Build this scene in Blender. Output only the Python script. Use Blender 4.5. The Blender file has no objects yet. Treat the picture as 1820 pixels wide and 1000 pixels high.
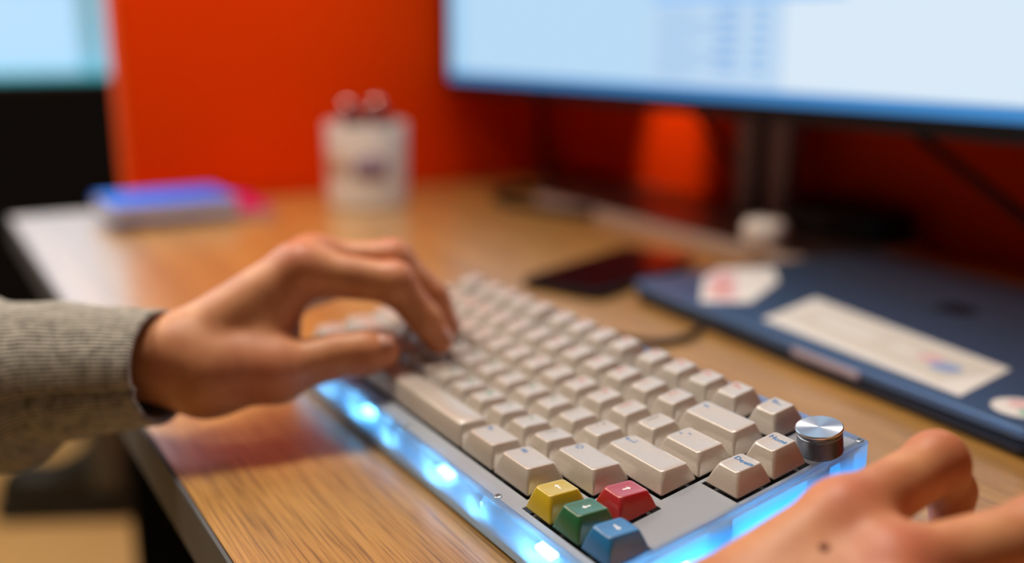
import bpy, bmesh, math, random
import numpy as np
from mathutils import Vector, Matrix
random.seed(4)
sc = bpy.context.scene
COL = sc.collection
MM = 0.001
U = 19.05 * MM

# ------------------------------------------------------------------ camera
cam_d = bpy.data.cameras.new('camera')
cam = bpy.data.objects.new('camera', cam_d)
COL.objects.link(cam)
RW = [[0.5175704831920376, 0.8556350203876942, 0.0030833122629070897],
      [0.20520244221992257, -0.12062624172254405, -0.9712575701197255],
      [-0.8306700624407624, 0.5033269530772656, -0.23801097804642463]]
r0, r1, r2 = (Vector(r) for r in RW)
cw = Vector((559.837, -313.277, 202.124)) * MM
cam.matrix_world = Matrix(((r0.x, -r1.x, -r2.x, cw.x), (r0.y, -r1.y, -r2.y, cw.y), (r0.z, -r1.z, -r2.z, cw.z), (0, 0, 0, 1)))
cam_d.sensor_width = 36
cam_d.lens = 34.99
cam_d.clip_start = 0.01
cam_d.clip_end = 60
cam_d.dof.use_dof = True
cam_d.dof.focus_distance = 0.392
cam_d.dof.aperture_fstop = 2.3
sc.camera = cam

# ------------------------------------------------------------------ world, exposure, lights
sc.view_settings.view_transform = 'Standard'
sc.view_settings.look = 'None'
sc.view_settings.gamma = 1
sc.view_settings.use_curve_mapping = False
sc.view_settings.exposure = 0.0
sc.cycles.use_denoising = True
sc.cycles.max_bounces = 10
sc.cycles.sample_clamp_indirect = 4.0

w = bpy.data.worlds.new('world')
sc.world = w
w.use_nodes = True
nt = w.node_tree
bg = nt.nodes['Background']
bg.inputs[0].default_value = (0.52, 0.78, 0.98, 1)
bg.inputs[1].default_value = 1.15


def area(name, loc, target, size, energy, color, size_y=None):
    d = bpy.data.lights.new(name, 'AREA')
    d.energy = energy
    d.color = color
    d.size = size
    if size_y:
        d.shape = 'RECTANGLE'
        d.size_y = size_y
    o = bpy.data.objects.new(name, d)
    COL.objects.link(o)
    o.location = loc
    o.rotation_euler = (Vector(target) - Vector(loc)).to_track_quat('-Z', 'Y').to_euler()
    return o


area('ceiling_lamp_over_desk', (-0.34, 0.07, 1.5), (-0.30, 0.0, 0), 0.30, 19.5, (1.0, 0.92, 0.82), 0.42)
area('ceiling_lamp_over_aisle', (1.5, 0.1, 1.84), (0.4, 0.0, 0), 0.5, 1.8, (1.0, 0.84, 0.66), 0.5)
area('added_fill_behind_user', (-0.45, -0.78, 1.25), (-0.2, -0.1, 0), 0.30, 9.5, (1.0, 0.84, 0.68), 0.32)  # added fill, brightens the left hand and front-facing sides
area('ceiling_lamp_by_window', (-1.7, -0.7, 1.84), (-1.7, -0.6, 0), 0.7, 34.0, (1.0, 0.88, 0.70), 0.7)
area('window_daylight', (-2.93, -0.1, 1.20), (0, -0.1, 0.1), 2.5, 16.0, (0.72, 0.88, 1.0), 0.9)
# added unseen spot that makes the bright patch on the back panel
sp_d = bpy.data.lights.new('added_patch_spot', 'SPOT')
sp_d.energy = 9.0
sp_d.spot_size = math.radians(24)
sp_d.spot_blend = 0.9
sp_d.color = (1, 0.8, 0.6)
sp_d.shadow_soft_size = 0.01
sp = bpy.data.objects.new('added_patch_spot', sp_d)
COL.objects.link(sp)
sp.location = (-0.43, 0.375, 0.40)
sp.rotation_euler = (Vector((-0.447, 0.54, 0.055)) - sp.location).to_track_quat('-Z', 'Y').to_euler()


# ------------------------------------------------------------------ helpers
def mat(name, color, rough=0.5, metal=0.0, spec=0.5, coat=0.0, sss=0.0, emit=None, estr=0.0):
    m = bpy.data.materials.new(name)
    m.use_nodes = True
    b = m.node_tree.nodes['Principled BSDF']
    b.inputs['Base Color'].default_value = (*color, 1)
    b.inputs['Roughness'].default_value = rough
    b.inputs['Metallic'].default_value = metal
    b.inputs['Specular IOR Level'].default_value = spec
    b.inputs['Coat Weight'].default_value = coat
    if sss:
        b.inputs['Subsurface Weight'].default_value = sss
        b.inputs['Subsurface Radius'].default_value = (1.0, 0.35, 0.2)
        b.inputs['Subsurface Scale'].default_value = 0.004
    if emit:
        b.inputs['Emission Color'].default_value = (*emit, 1)
        b.inputs['Emission Strength'].default_value = estr
    return m


def bsdf(m):
    return m.node_tree.nodes['Principled BSDF']


def noise_color(m, c1, c2, scale=20, stretch=(1, 1, 1), detail=4, lo=0.35, hi=0.65, bump=0.0, dist=0.001):
    """mottle a material between two colours with object-space noise, optional bump"""
    t = m.node_tree
    tc = t.nodes.new('ShaderNodeTexCoord')
    mp = t.nodes.new('ShaderNodeMapping')
    mp.inputs['Scale'].default_value = stretch
    n = t.nodes.new('ShaderNodeTexNoise')
    n.inputs['Scale'].default_value = scale
    n.inputs['Detail'].default_value = detail
    r = t.nodes.new('ShaderNodeValToRGB')
    r.color_ramp.elements[0].position = lo
    r.color_ramp.elements[1].position = hi
    r.color_ramp.elements[0].color = (*c1, 1)
    r.color_ramp.elements[1].color = (*c2, 1)
    t.links.new(tc.outputs['Object'], mp.inputs[0])
    t.links.new(mp.outputs[0], n.inputs['Vector'])
    t.links.new(n.outputs[0], r.inputs[0])
    t.links.new(r.outputs[0], bsdf(m).inputs['Base Color'])
    if bump:
        b = t.nodes.new('ShaderNodeBump')
        b.inputs['Strength'].default_value = bump
        b.inputs['Distance'].default_value = dist
        t.links.new(n.outputs[0], b.inputs['Height'])
        t.links.new(b.outputs[0], bsdf(m).inputs['Normal'])
    return m


def emission(name, color, strength):
    m = bpy.data.materials.new(name)
    m.use_nodes = True
    t = m.node_tree
    t.nodes.clear()
    e = t.nodes.new('ShaderNodeEmission')
    o = t.nodes.new('ShaderNodeOutputMaterial')
    e.inputs[0].default_value = (*color, 1)
    e.inputs[1].default_value = strength
    t.links.new(e.outputs[0], o.inputs[0])
    return m


def mesh_obj(name, verts, faces, m, parent=None, smooth=False, loc=None, rot=None):
    me = bpy.data.meshes.new(name)
    me.from_pydata([tuple(v) for v in verts], [], [tuple(f) for f in faces])
    me.update()
    if smooth:
        me.polygons.foreach_set('use_smooth', [True] * len(me.polygons))
    if m is not None:
        me.materials.append(m)
    o = bpy.data.objects.new(name, me)
    COL.objects.link(o)
    if parent:
        o.parent = parent
    if loc:
        o.location = loc
    if rot:
        o.rotation_euler = rot
    return o


def bm_obj(name, bm, m, parent=None, smooth=False, loc=None, rot=None):
    bmesh.ops.recalc_face_normals(bm, faces=bm.faces[:])
    me = bpy.data.meshes.new(name)
    bm.to_mesh(me)
    bm.free()
    if smooth:
        me.polygons.foreach_set('use_smooth', [True] * len(me.polygons))
    if m is not None:
        me.materials.append(m)
    o = bpy.data.objects.new(name, me)
    COL.objects.link(o)
    if parent:
        o.parent = parent
    if loc:
        o.location = loc
    if rot:
        o.rotation_euler = rot
    return o


def box_bm(x0, x1, y0, y1, z0, z1, bevel=0.0, seg=2):
    bm = bmesh.new()
    bmesh.ops.create_cube(bm, size=1)
    for v in bm.verts:
        v.co = Vector(((x0 + x1) / 2 + v.co.x * (x1 - x0), (y0 + y1) / 2 + v.co.y * (y1 - y0), (z0 + z1) / 2 + v.co.z * (z1 - z0)))
    if bevel:
        bmesh.ops.bevel(bm, geom=bm.edges[:], offset=bevel, segments=seg, affect='EDGES', profile=0.5)
    return bm


def box(name, x0, x1, y0, y1, z0, z1, m, parent=None, bevel=0.0, seg=2, loc=None, rot=None):
    return bm_obj(name, box_bm(x0, x1, y0, y1, z0, z1, bevel, seg), m, parent, loc=loc, rot=rot)


def rrect(w, h, r, n=5):
    """rounded rectangle outline, counter-clockwise, centred"""
    out = []
    for cx, cy, a0 in ((w / 2 - r, h / 2 - r, 0), (-w / 2 + r, h / 2 - r, 90), (-w / 2 + r, -h / 2 + r, 180), (w / 2 - r, -h / 2 + r, 270)):
        for i in range(n):
            a = math.radians(a0 + 90 * i / (n - 1))
            out.append((cx + r * math.cos(a), cy + r * math.sin(a)))
    return out


def loft(rings, close_ends=True):
    """rings: list of equal-length vert lists -> verts, faces"""
    n = len(rings[0])
    V = [v for r in rings for v in r]
    F = []
    for k in range(len(rings) - 1):
        for i in range(n):
            j = (i + 1) % n
            F.append((k * n + i, k * n + j, (k + 1) * n + j, (k + 1) * n + i))
    if close_ends:
        F.append(tuple(range(n - 1, -1, -1)))
        F.append(tuple((len(rings) - 1) * n + i for i in range(n)))
    return V, F


def slab(name, outline, z0, z1, m, parent=None, bev=0.0, smooth=False, loc=None, rot=None):
    """prism of an outline with slightly rounded rims"""
    def inset(d):
        c = np.array(outline)
        mid = c.mean(0)
        ext = np.abs(c - mid).max(0)
        return [tuple(mid + (p - mid) * (1 - d / np.maximum(ext, 1e-9))) for p in c]
    if bev:
        rings = []
        for f, g in ((1.0, 0), (0.3, 0.3), (0.0, 1.0)):
            rings.append([(*p, z0 + bev * g) for p in inset(bev * f)])
        for f, g in ((0.0, 1.0), (0.3, 0.3), (1.0, 0)):
            rings.append([(*p, z1 - bev * g) for p in inset(bev * f)])
    else:
        rings = [[(*p, z0) for p in outline], [(*p, z1) for p in outline]]
    V, F = loft(rings)
    return mesh_obj(name, V, F, m, parent, smooth, loc, rot)


def lathe(name, prof, m, parent=None, n=48, loc=None, smooth=True, rot=None):
    rings = [[(r * math.cos(2 * math.pi * i / n), r * math.sin(2 * math.pi * i / n), z) for i in range(n)] for r, z in prof]
    V, F = loft(rings)
    o = mesh_obj(name, V, F, m, parent, smooth, loc, rot)
    if smooth:
        edge_split(o)
    return o


def edge_split(o, ang=40):
    md = o.modifiers.new('split', 'EDGE_SPLIT')
    md.split_angle = math.radians(ang)


def tube(name, pts, r, m, parent=None, n=10, sub=8):
    """smooth tube through points (Catmull-Rom)"""
    P = [Vector(p) for p in pts]
    P = [P[0] * 2 - P[1]] + P + [P[-1] * 2 - P[-2]]
    path = []
    for i in range(1, len(P) - 2):
        for s in range(sub):
            t = s / sub
            a, b, c, d = P[i - 1], P[i], P[i + 1], P[i + 2]
            path.append(0.5 * ((2 * b) + (c - a) * t + (2 * a - 5 * b + 4 * c - d) * t * t + (3 * b - a - 3 * c + d) * t ** 3))
    path.append(P[-2])
    rings = []
    up = Vector((0, 0, 1))
    for i, p in enumerate(path):
        t = (path[min(i + 1, len(path) - 1)] - path[max(i - 1, 0)]).normalized()
        x = t.cross(up)
        if x.length < 1e-3:
            x = t.cross(Vector((1, 0, 0)))
        x.normalize()
        y = x.cross(t).normalized()
        up = y
        rings.append([tuple(p + x * (r * math.cos(2 * math.pi * k / n)) + y * (r * math.sin(2 * math.pi * k / n))) for k in range(n)])
    V, F = loft(rings)
    return mesh_obj(name, V, F, m, parent, True)


def empty(name, loc=(0, 0, 0), rot=(0, 0, 0)):
    o = bpy.data.objects.new(name, None)
    o.empty_display_size = 0.05
    COL.objects.link(o)
    o.location = loc
    o.rotation_euler = rot
    return o


def tag(o, label, cat, group=None):
    o['label'] = label
    o['category'] = cat
    if group:
        o['group'] = group
    return o


def struct(o):
    o['kind'] = 'structure'
    return o


# ------------------------------------------------------------------ materials
M_black = mat('black_plastic', (0.004, 0.004, 0.0045), 0.5, spec=0.25)
M_blacksoft = mat('black_fabric', (0.005, 0.005, 0.005), 0.9, spec=0.1)
M_darkmetal = mat('dark_metal_edge', (0.105, 0.108, 0.118), 0.6, 0.0, spec=0.2)
M_orange = mat('orange_partition_fabric', (0.84, 0.048, 0.0), 0.9, spec=0.03)
M_orange_trim_lit = mat('orange_trim_lit', (0.95, 0.11, 0.0), 0.6, spec=0.2)  # brighter orange: light on the partition's end face put into the colour
M_wall = mat('wall_paint', (0.22, 0.20, 0.18), 0.9)
M_ceiling = mat('ceiling_paint', (0.35, 0.33, 0.30), 0.9)
M_floor = noise_color(mat('tan_floor', (0.6, 0.36, 0.13), 0.6), (0.58, 0.34, 0.12), (0.66, 0.41, 0.16), 3)

# wood: streaks stretched along X
M_wood = mat('oak_laminate', (0.4, 0.2, 0.07), 0.4, spec=0.5)
bsdf(M_wood).inputs['Coat Weight'].default_value = 1.0
bsdf(M_wood).inputs['Coat IOR'].default_value = 1.72
bsdf(M_wood).inputs['Coat Roughness'].default_value = 0.25
t = M_wood.node_tree
tc = t.nodes.new('ShaderNodeTexCoord')


def wood_noise(sx, sy, scale, detail):
    mp = t.nodes.new('ShaderNodeMapping')
    mp.inputs['Scale'].default_value = (sx, sy, 1)
    n = t.nodes.new('ShaderNodeTexNoise')
    n.inputs['Scale'].default_value = scale
    n.inputs['Detail'].default_value = detail
    n.inputs['Roughness'].default_value = 0.6
    t.links.new(tc.outputs['Object'], mp.inputs[0])
    t.links.new(mp.outputs[0], n.inputs['Vector'])
    return n


n1 = wood_noise(3.0, 120, 7.0, 4)
n2 = wood_noise(1.0, 14, 3.0, 3)
ramp = t.nodes.new('ShaderNodeValToRGB')
ramp.color_ramp.elements[0].position = 0.34
ramp.color_ramp.elements[0].color = (0.20, 0.098, 0.026, 1)
ramp.color_ramp.elements[1].position = 0.60
ramp.color_ramp.elements[1].color = (0.50, 0.265, 0.065, 1)
e = ramp.color_ramp.elements.new(0.47)
e.color = (0.41, 0.205, 0.043, 1)
t.links.new(n1.outputs[0], ramp.inputs[0])
ramp2 = t.nodes.new('ShaderNodeValToRGB')
ramp2.color_ramp.elements[0].position = 0.3
ramp2.color_ramp.elements[0].color = (0.78, 0.75, 0.72, 1)
ramp2.color_ramp.elements[1].position = 0.7
ramp2.color_ramp.elements[1].color = (1.1, 1.1, 1.1, 1)
t.links.new(n2.outputs[0], ramp2.inputs[0])
mx = t.nodes.new('ShaderNodeMix')
mx.data_type = 'RGBA'
mx.blend_type = 'MULTIPLY'
mx.inputs['Factor'].default_value = 1
t.links.new(ramp.outputs[0], mx.inputs[6])
t.links.new(ramp2.outputs[0], mx.inputs[7])
t.links.new(mx.outputs[2], bsdf(M_wood).inputs['Base Color'])
bp = t.nodes.new('ShaderNodeBump')
bp.inputs['Strength'].default_value = 0.12
bp.inputs['Distance'].default_value = 0.0004
t.links.new(n1.outputs[0], bp.inputs['Height'])
t.links.new(bp.outputs[0], bsdf(M_wood).inputs['Normal'])


def frosted(name, tint, transl, diff, mixf, rough=0.3, clear=0.0):
    """frosted polycarbonate: part translucent, part diffuse, glossy skin"""
    m = bpy.data.materials.new(name)
    m.use_nodes = True
    tt = m.node_tree
    tt.nodes.clear()
    out = tt.nodes.new('ShaderNodeOutputMaterial')
    tr = tt.nodes.new('ShaderNodeBsdfTranslucent')
    tr.inputs[0].default_value = (*transl, 1)
    df = tt.nodes.new('ShaderNodeBsdfDiffuse')
    df.inputs[0].default_value = (*diff, 1)
    gl = tt.nodes.new('ShaderNodeBsdfGlossy')
    gl.inputs['Roughness'].default_value = rough
    m1 = tt.nodes.new('ShaderNodeMixShader')
    m1.inputs[0].default_value = mixf
    m2 = tt.nodes.new('ShaderNodeMixShader')
    fr = tt.nodes.new('ShaderNodeFresnel')
    fr.inputs[0].default_value = 1.5
    tt.links.new(tr.outputs[0], m1.inputs[1])
    tt.links.new(df.outputs[0], m1.inputs[2])
    tt.links.new(fr.outputs[0], m2.inputs[0])
    tt.links.new(m1.outputs[0], m2.inputs[1])
    tt.links.new(gl.outputs[0], m2.inputs[2])
    if clear:
        tp = tt.nodes.new('ShaderNodeBsdfTransparent')
        tp.inputs[0].default_value = (0.85, 0.95, 1.0, 1)
        m3 = tt.nodes.new('ShaderNodeMixShader')
        m3.inputs[0].default_value = clear
        tt.links.new(m2.outputs[0], m3.inputs[1])
        tt.links.new(tp.outputs[0], m3.inputs[2])
        tt.links.new(m3.outputs[0], out.inputs[0])
        return m
    tt.links.new(m2.outputs[0], out.inputs[0])
    return m


M_case = frosted('frosted_case', None, (0.80, 0.92, 1.0), (0.45, 0.55, 0.62), 0.03, 0.3, 0.34)
M_bezel = frosted('frosted_bezel', None, (0.80, 0.92, 1.0), (0.50, 0.53, 0.58), 0.5, 0.35)
M_plate = mat('keyboard_plate', (0.02, 0.02, 0.022), 0.6)
M_cap = noise_color(mat('beige_keycap', (0.62, 0.52, 0.42), 0.42, spec=0.5), (0.48, 0.425, 0.36), (0.52, 0.46, 0.395), 900, detail=2, bump=0.05, dist=0.0001)

def sheen_coat(m, ior=2.3):
    bsdf(m).inputs['Coat Weight'].default_value = 1.0
    bsdf(m).inputs['Coat IOR'].default_value = ior
    bsdf(m).inputs['Coat Roughness'].default_value = 0.3
    return m


sheen_coat(M_cap)

# ------------------------------------------------------------------ room shell
ZF, ZC = -0.74, 1.90
X0, X1, Y0, Y1 = -3.0, 5.0, -5.5, 2.6
struct(box('floor', X0, X1, Y0, Y1, ZF - 0.05, ZF, M_floor))
struct(box('ceiling', X0, X1, Y0, Y1, ZC, ZC + 0.05, M_ceiling))
struct(box('wall_right', X1, X1 + 0.05, Y0, Y1, ZF, ZC, M_wall))
struct(box('wall_front', X0, X1, Y0 - 0.05, Y0, ZF, ZC, M_wall))
struct(box('wall_back', X0, X1, Y1, Y1 + 0.05, ZF, ZC, M_wall))
# left wall with a window opening
wy0, wy1, wz0, wz1 = -1.5, 1.2, 0.055, 1.7
wl = struct(bpy.data.objects.new('wall_left', None)) if False else None
bm = bmesh.new()
for a in ((Y0, wy0, ZF, ZC), (wy1, Y1, ZF, ZC), (wy0, wy1, ZF, wz0), (wy0, wy1, wz1, ZC)):
    b2 = box_bm(X0 - 0.08, X0, a[0], a[1], a[2], a[3])
    tmp = bpy.data.meshes.new('tmp')
    b2.to_mesh(tmp)
    b2.free()
    bm.from_mesh(tmp)
    bpy.data.meshes.remove(tmp)
struct(bm_obj('wall_left', bm, M_wall))
M_frame = mat('window_frame_white', (0.35, 0.75, 0.95), 0.5)
M_sill = mat('window_sill_fringe', (0.03, 0.75, 0.95), 0.5)  # cyan fringe below the bright window put into the sill colour
win = struct(box('window_1', X0 - 0.06, X0 - 0.02, wy0, wy1, wz1 - 0.06, wz1, M_frame))
box('frame', X0 - 0.06, X0 - 0.02, wy0, wy0 + 0.06, wz0, wz1 - 0.06, M_frame, win)
box('frame', X0 - 0.06, X0 - 0.02, wy1 - 0.06, wy1, wz0, wz1 - 0.06, M_frame, win)
box('mullion', X0 - 0.055, X0 - 0.025, 0.215, 0.275, wz0, wz1 - 0.06, M_frame, win)
box('mullion', X0 - 0.055, X0 - 0.025, -0.72, -0.66, wz0, wz1 - 0.06, M_frame, win)
box('sill', X0 - 0.06, X0 + 0.10, wy0, wy1, wz0 - 0.01, wz0 + 0.035, M_sill, win, 0.004)
M_glass = bpy.data.materials.new('window_glass')
M_glass.use_nodes = True
tg = M_glass.node_tree
tg.nodes.clear()
go = tg.nodes.new('ShaderNodeOutputMaterial')
gt = tg.nodes.new('ShaderNodeBsdfTransparent')
gt.inputs[0].default_value = (0.93, 0.97, 1.0, 1)
gg = tg.nodes.new('ShaderNodeBsdfGlossy')
gg.inputs['Roughness'].default_value = 0.02
gm = tg.nodes.new('ShaderNodeMixShader')
gm.inputs[0].default_value = 0.05
tg.links.new(gt.outputs[0], gm.inputs[1])
tg.links.new(gg.outputs[0], gm.inputs[2])
tg.links.new(gm.outputs[0], go.inputs[0])
for a, b in ((wy0 + 0.06, -0.72), (-0.66, 0.215), (0.275, wy1 - 0.06)):
    box('pane', X0 - 0.044, X0 - 0.038, a, b, wz0 + 0.035, wz1 - 0.06, M_glass, win)

# black low divider in front of the window
dv = tag(empty('office_divider', (-1.93, -0.1, ZF)), 'low black fabric office divider below the bright window', 'divider')
box('panel', -0.02, 0.02, -1.05, 0.75, 0.05, 0.828, M_blacksoft, dv, 0.004)
box('top_rail', -0.024, 0.024, -1.055, 0.755, 0.828, 0.850, M_black, dv, 0.004)
for y in (-0.9, 0.6):
    box('foot', -0.14, 0.14, y - 0.025, y + 0.025, 0.0, 0.05, M_black, dv, 0.006)

# orange cubicle partition: side panel along Y, back panel along X
pt = tag(empty('cubicle_partition', (-0.714, -0.085, ZF)), 'orange cubicle partition wrapping the left and back edges of the desk', 'partition')
PH = 0.74 + 0.85
box('side_panel', -0.036, 0.0, 0.0, 0.665, 0.0, PH, M_orange, pt, 0.003)
box('end_trim', -0.038, 0.002, -0.006, 0.0, 0.0, PH + 0.012, M_orange_trim_lit, pt, 0.002)
box('top_trim', -0.038, 0.002, 0.0, 0.667, PH, PH + 0.012, M_orange_trim_lit, pt, 0.002)
box('back_panel', 0.0, 1.75, 0.627, 0.663, 0.0, PH, M_orange, pt, 0.003)
box('top_trim', 0.002, 1.75, 0.625, 0.665, PH, PH + 0.012, M_orange_trim_lit, pt, 0.002)

box('added_shade_shelf', 0.0, 1.75, 0.285, 0.627, 1.47, 1.50, M_orange_trim_lit, pt, 0.003)  # unseen shelf added to keep the wall behind the monitor in shade

# ------------------------------------------------------------------ desk
dk = tag(empty('desk', (0, 0, ZF)), 'oak laminate desk with a dark grey edge band', 'desk')
H = -ZF
dy0, dy1 = -0.2225, 0.540
box('tabletop', -0.702, 0.985, dy0, dy1, H - 0.025, H, M_wood, dk)
box('edge_band', -0.704, 0.985, dy0 - 0.0022, dy0 - 0.0002, H - 0.029, H - 0.0003, M_darkmetal, dk, 0.0006)
box('end_band', -0.7042, -0.7022, dy0 - 0.002, -0.0925, H - 0.029, H - 0.0003, M_darkmetal, dk, 0.0006)
box('leg_panel', -0.695, -0.67, -0.125, 0.52, 0.0, H - 0.026, M_blacksoft, dk, 0.002)
box('leg_panel', 0.94, 0.965, -0.125, 0.52, 0.0, H - 0.026, M_blacksoft, dk, 0.002)
box('modesty_panel', -0.67, 0.94, 0.45, 0.468, 0.25, H - 0.026, M_blacksoft, dk)

# ------------------------------------------------------------------ keyboard (built in its own tilted frame)
TILT = math.radians(10)
ZK = 0.0428
kb = tag(empty('keyboard', (0, 0, ZK), (TILT, 0, 0)), 'compact mechanical keyboard with beige keycaps in a frosted case glowing blue', 'keyboard')
KUP = Vector((0, math.sin(TILT), math.cos(TILT)))
GF, GX = 0.22, 0.15
cxa, cxb = -0.34 * U, 16.40 * U
cyb, cyf = 0.40 * U, -6.86 * U
ZT = -0.0008   # top of the bezel
cut = [(0, 1, 0, 1), (1.25, 5.25, 0, 1), (5.5, 9.5, 0, 1), (9.75, 13.75, 0, 1), (14, 15, 0, 1),
       (0, 15, 1 + GF, 4 + GF), (0, 15, 3 + GF, 4 + GF), (0, 14, 4 + GF, 5 + GF), (0, 13, 5 + GF, 6 + GF),
       (15 + GX, 16 + GX, 1 + GF, 3 + GF), (14.25, 15.25, 4.25 + GF, 5.25 + GF), (13.25, 16.25, 5.25 + GF, 6.25 + GF)]
e_ = 0.028
cut = [((a - e_) * U, (b + e_) * U, -(d + e_) * U, -(c - e_) * U) for a, b, c, d in cut]
# rows overlap a little so that neighbouring cutouts join
WT = 0.004
xs = sorted({cxa + WT, cxb - WT, *[v for c in cut for v in c[:2]]})
ys = sorted({cyf + WT, cyb - WT, *[v for c in cut for v in c[2:]]})


def solid_cell(i, j):
    if i < 0 or j < 0 or i >= len(xs) - 1 or j >= len(ys) - 1:
        return False
    x, y = (xs[i] + xs[i + 1]) / 2, (ys[j] + ys[j + 1]) / 2
    return not any(a < x < b and c < y < d for a, b, c, d in cut)


V, F, idx = [], [], {}


def vid(i, j, top):
    k = (i, j, top)
    if k not in idx:
        idx[k] = len(V)
        V.append((xs[i], ys[j], ZT if top else ZT - 0.004))
    return idx[k]


for i in range(len(xs) - 1):
    for j in range(len(ys) - 1):
        if not solid_cell(i, j):
            continue
        F.append((vid(i, j, 1), vid(i + 1, j, 1), vid(i + 1, j + 1, 1), vid(i, j + 1, 1)))
        F.append((vid(i, j, 0), vid(i, j + 1, 0), vid(i + 1, j + 1, 0), vid(i + 1, j, 0)))
        for di, dj, a, b in ((-1, 0, (i, j), (i, j + 1)), (1, 0, (i + 1, j + 1), (i + 1, j)), (0, -1, (i + 1, j), (i, j)), (0, 1, (i, j + 1), (i + 1, j + 1))):
            if not solid_cell(i + di, j + dj):
                F.append((vid(*a, 1), vid(*a, 0), vid(*b, 0), vid(*b, 1)))
mesh_obj('top_bezel', V, F, M_bezel, kb)


def drop(p, wz):
    """move a keyboard-frame point straight down (world vertical) to world height wz"""
    p = Vector(p)
    h = p.y * math.sin(TILT) + p.z * math.cos(TILT) + ZK
    return tuple(p - KUP * (h - wz))


cxm, cym = (cxa + cxb) / 2, (cyf + cyb) / 2


def ring_case(inset, r, z):
    return [(cxm + x, cym + y, z) for x, y in rrect(cxb - cxa - 2 * inset, cyb - cyf - 2 * inset, r, 5)]


to = ring_case(0, 0.0025, ZT - 0.0006)
tr1 = ring_case(0.0006, 0.0022, ZT)
ti = ring_case(WT, 0.0006, ZT)
bo = [drop(p, 0.0022) for p in to]
bi = [drop(p, 0.0062) for p in ti]
n = len(to)
V, F = loft([to, tr1, ti, bi, bo, to], False)
mesh_obj('side_wall', V, F, M_case, kb)
bo2 = [drop(p, 0.0016) for p in ring_case(0.0015, 0.001, ZT)]
bo3 = [drop(p, 0.0066) for p in ring_case(0.0015, 0.001, ZT)]
V, F = loft([bo2, bo3])
M_base = mat('case_floor_white', (0.75, 0.82, 0.9), 0.5)
mesh_obj('case_floor', V, F, M_base, kb)
for x in (0.4, 15.6):
    for y in (0.2, 6.2):
        p = drop((x * U, -y * U, ZT), 0.0)
        q = drop((x * U, -y * U, ZT), 0.0018)
        V, F = loft([[(p[0] + a, p[1] + b, p[2] + b * -math.tan(TILT)) for a, b in rrect(0.016, 0.008, 0.003)], [(q[0] + a, q[1] + b, q[2] - b * math.tan(TILT)) for a, b in rrect(0.016, 0.008, 0.003)]])
        mesh_obj('rubber_foot', V, F, M_black, kb)
# switch plate under the keycaps
box('switch_plate', -0.06 * U, 16.185 * U, -6.52 * U, 0.06 * U, -0.0066, -0.00485, M_plate, kb)
box('circuit_board', 0.05 * U, 15.88 * U, -6.30 * U, -0.14 * U, -0.0126, -0.0110, M_plate, kb)
# lights inside the case
M_led = emission('blue_led', (0.22, 0.62, 1.0), 55.0)
M_strip = emission('blue_light_strip', (0.0, 0.36, 0.95), 6.5)
M_strip2 = emission('blue_light_strip_front', (0.0, 0.36, 0.95), 3.0)


def led(xu, yu, LX=0.0055, LY=0.002):
    c = drop((xu * U, -yu * U, ZT), 0.0095)
    box('led', c[0] - LX, c[0] + LX, c[1] - LY, c[1] + LY, c[2] - 0.001, c[2] + 0.001, M_led, kb)


for x in (0.6, 2.9, 5.0, 7.25, 9.7, 11.85, 14.1):
    led(x, 6.44)
for y in (0.9, 2.75, 4.6, 6.2):
    led(16.02, y, 0.002, 0.0055)
for x in (1, 5.37, 9.62, 13.87):
    led(x, 0.02)


def strip(x0, x1, y0, y1, z0, z1, ms=None):
    box('light_strip', x0 * U, x1 * U, -y1 * U, -y0 * U, z0 * MM, z1 * MM, ms or M_strip, kb)


strip(0.1, 15.9, 6.37, 6.43, -12.5, -7, M_strip2)
strip(15.90, 15.96, 0.2, 6.2, -19, -6.8)
strip(0.1, 15.9, 0.02, 0.08, -18, -7)
# bosses that hold the screws, moulded into the wall
M_screw = mat('screw_steel', (0.22, 0.25, 0.28), 0.35, 0.9)
M_boss = frosted('frosted_boss', None, (0.86, 0.95, 1.0), (0.5, 0.55, 0.6), 0.2)


def boss(xu, yu, wx, wy):
    tp = [(xu * U + a, -yu * U + b, ZT - 0.0043) for a, b in rrect(wx, wy, 0.0012, 3)]
    V, F = loft([[drop(p, 0.0066) for p in tp], tp])
    mesh_obj('screw_boss', V, F, M_boss, kb)


def screw(xu, yu):
    o = lathe('screw', [(0.0, 0.0), (0.0017, 0.0), (0.0017, 0.00025), (0.0014, 0.0004), (0.0008, 0.0004), (0.0007, 0.0001), (0.0, 0.0001)], M_screw, kb, 20, loc=(xu * U, -yu * U, ZT + 0.00005))


for x in (3.3, 7.75, 12.3):
    boss(x, 6.58, 0.017, 0.0065)
    screw(x + 0.15, 6.62)
for y in (0.95, 3.7):
    boss(16.17, y, 0.004, 0.010)
for q in ((16.22, -0.25), (16.22, 6.68), (-0.17, -0.22), (-0.17, 6.68)):
    screw(*q)

# --- keycaps: one mesh per (row, width)
ROW = {  # z front, z back, front inset, back inset (mm) of the top face
    'F': (9.1, 9.1, 4.4, 2.6), 'N': (9.5, 9.3, 5.0, 1.7), 'Q': (8.1, 7.3, 4.9, 1.5), 'A': (7.4, 6.0, 5.0, 1.3),
    'Z': (8.7, 6.3, 4.7, 1.3), 'B': (9.3, 6.9, 4.6, 1.3), 'X': (9.3, 6.9, 4.6, 1.3), 'Y': (8.7, 6.3, 4.7, 1.3)}
DISH = 0.00055


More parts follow.
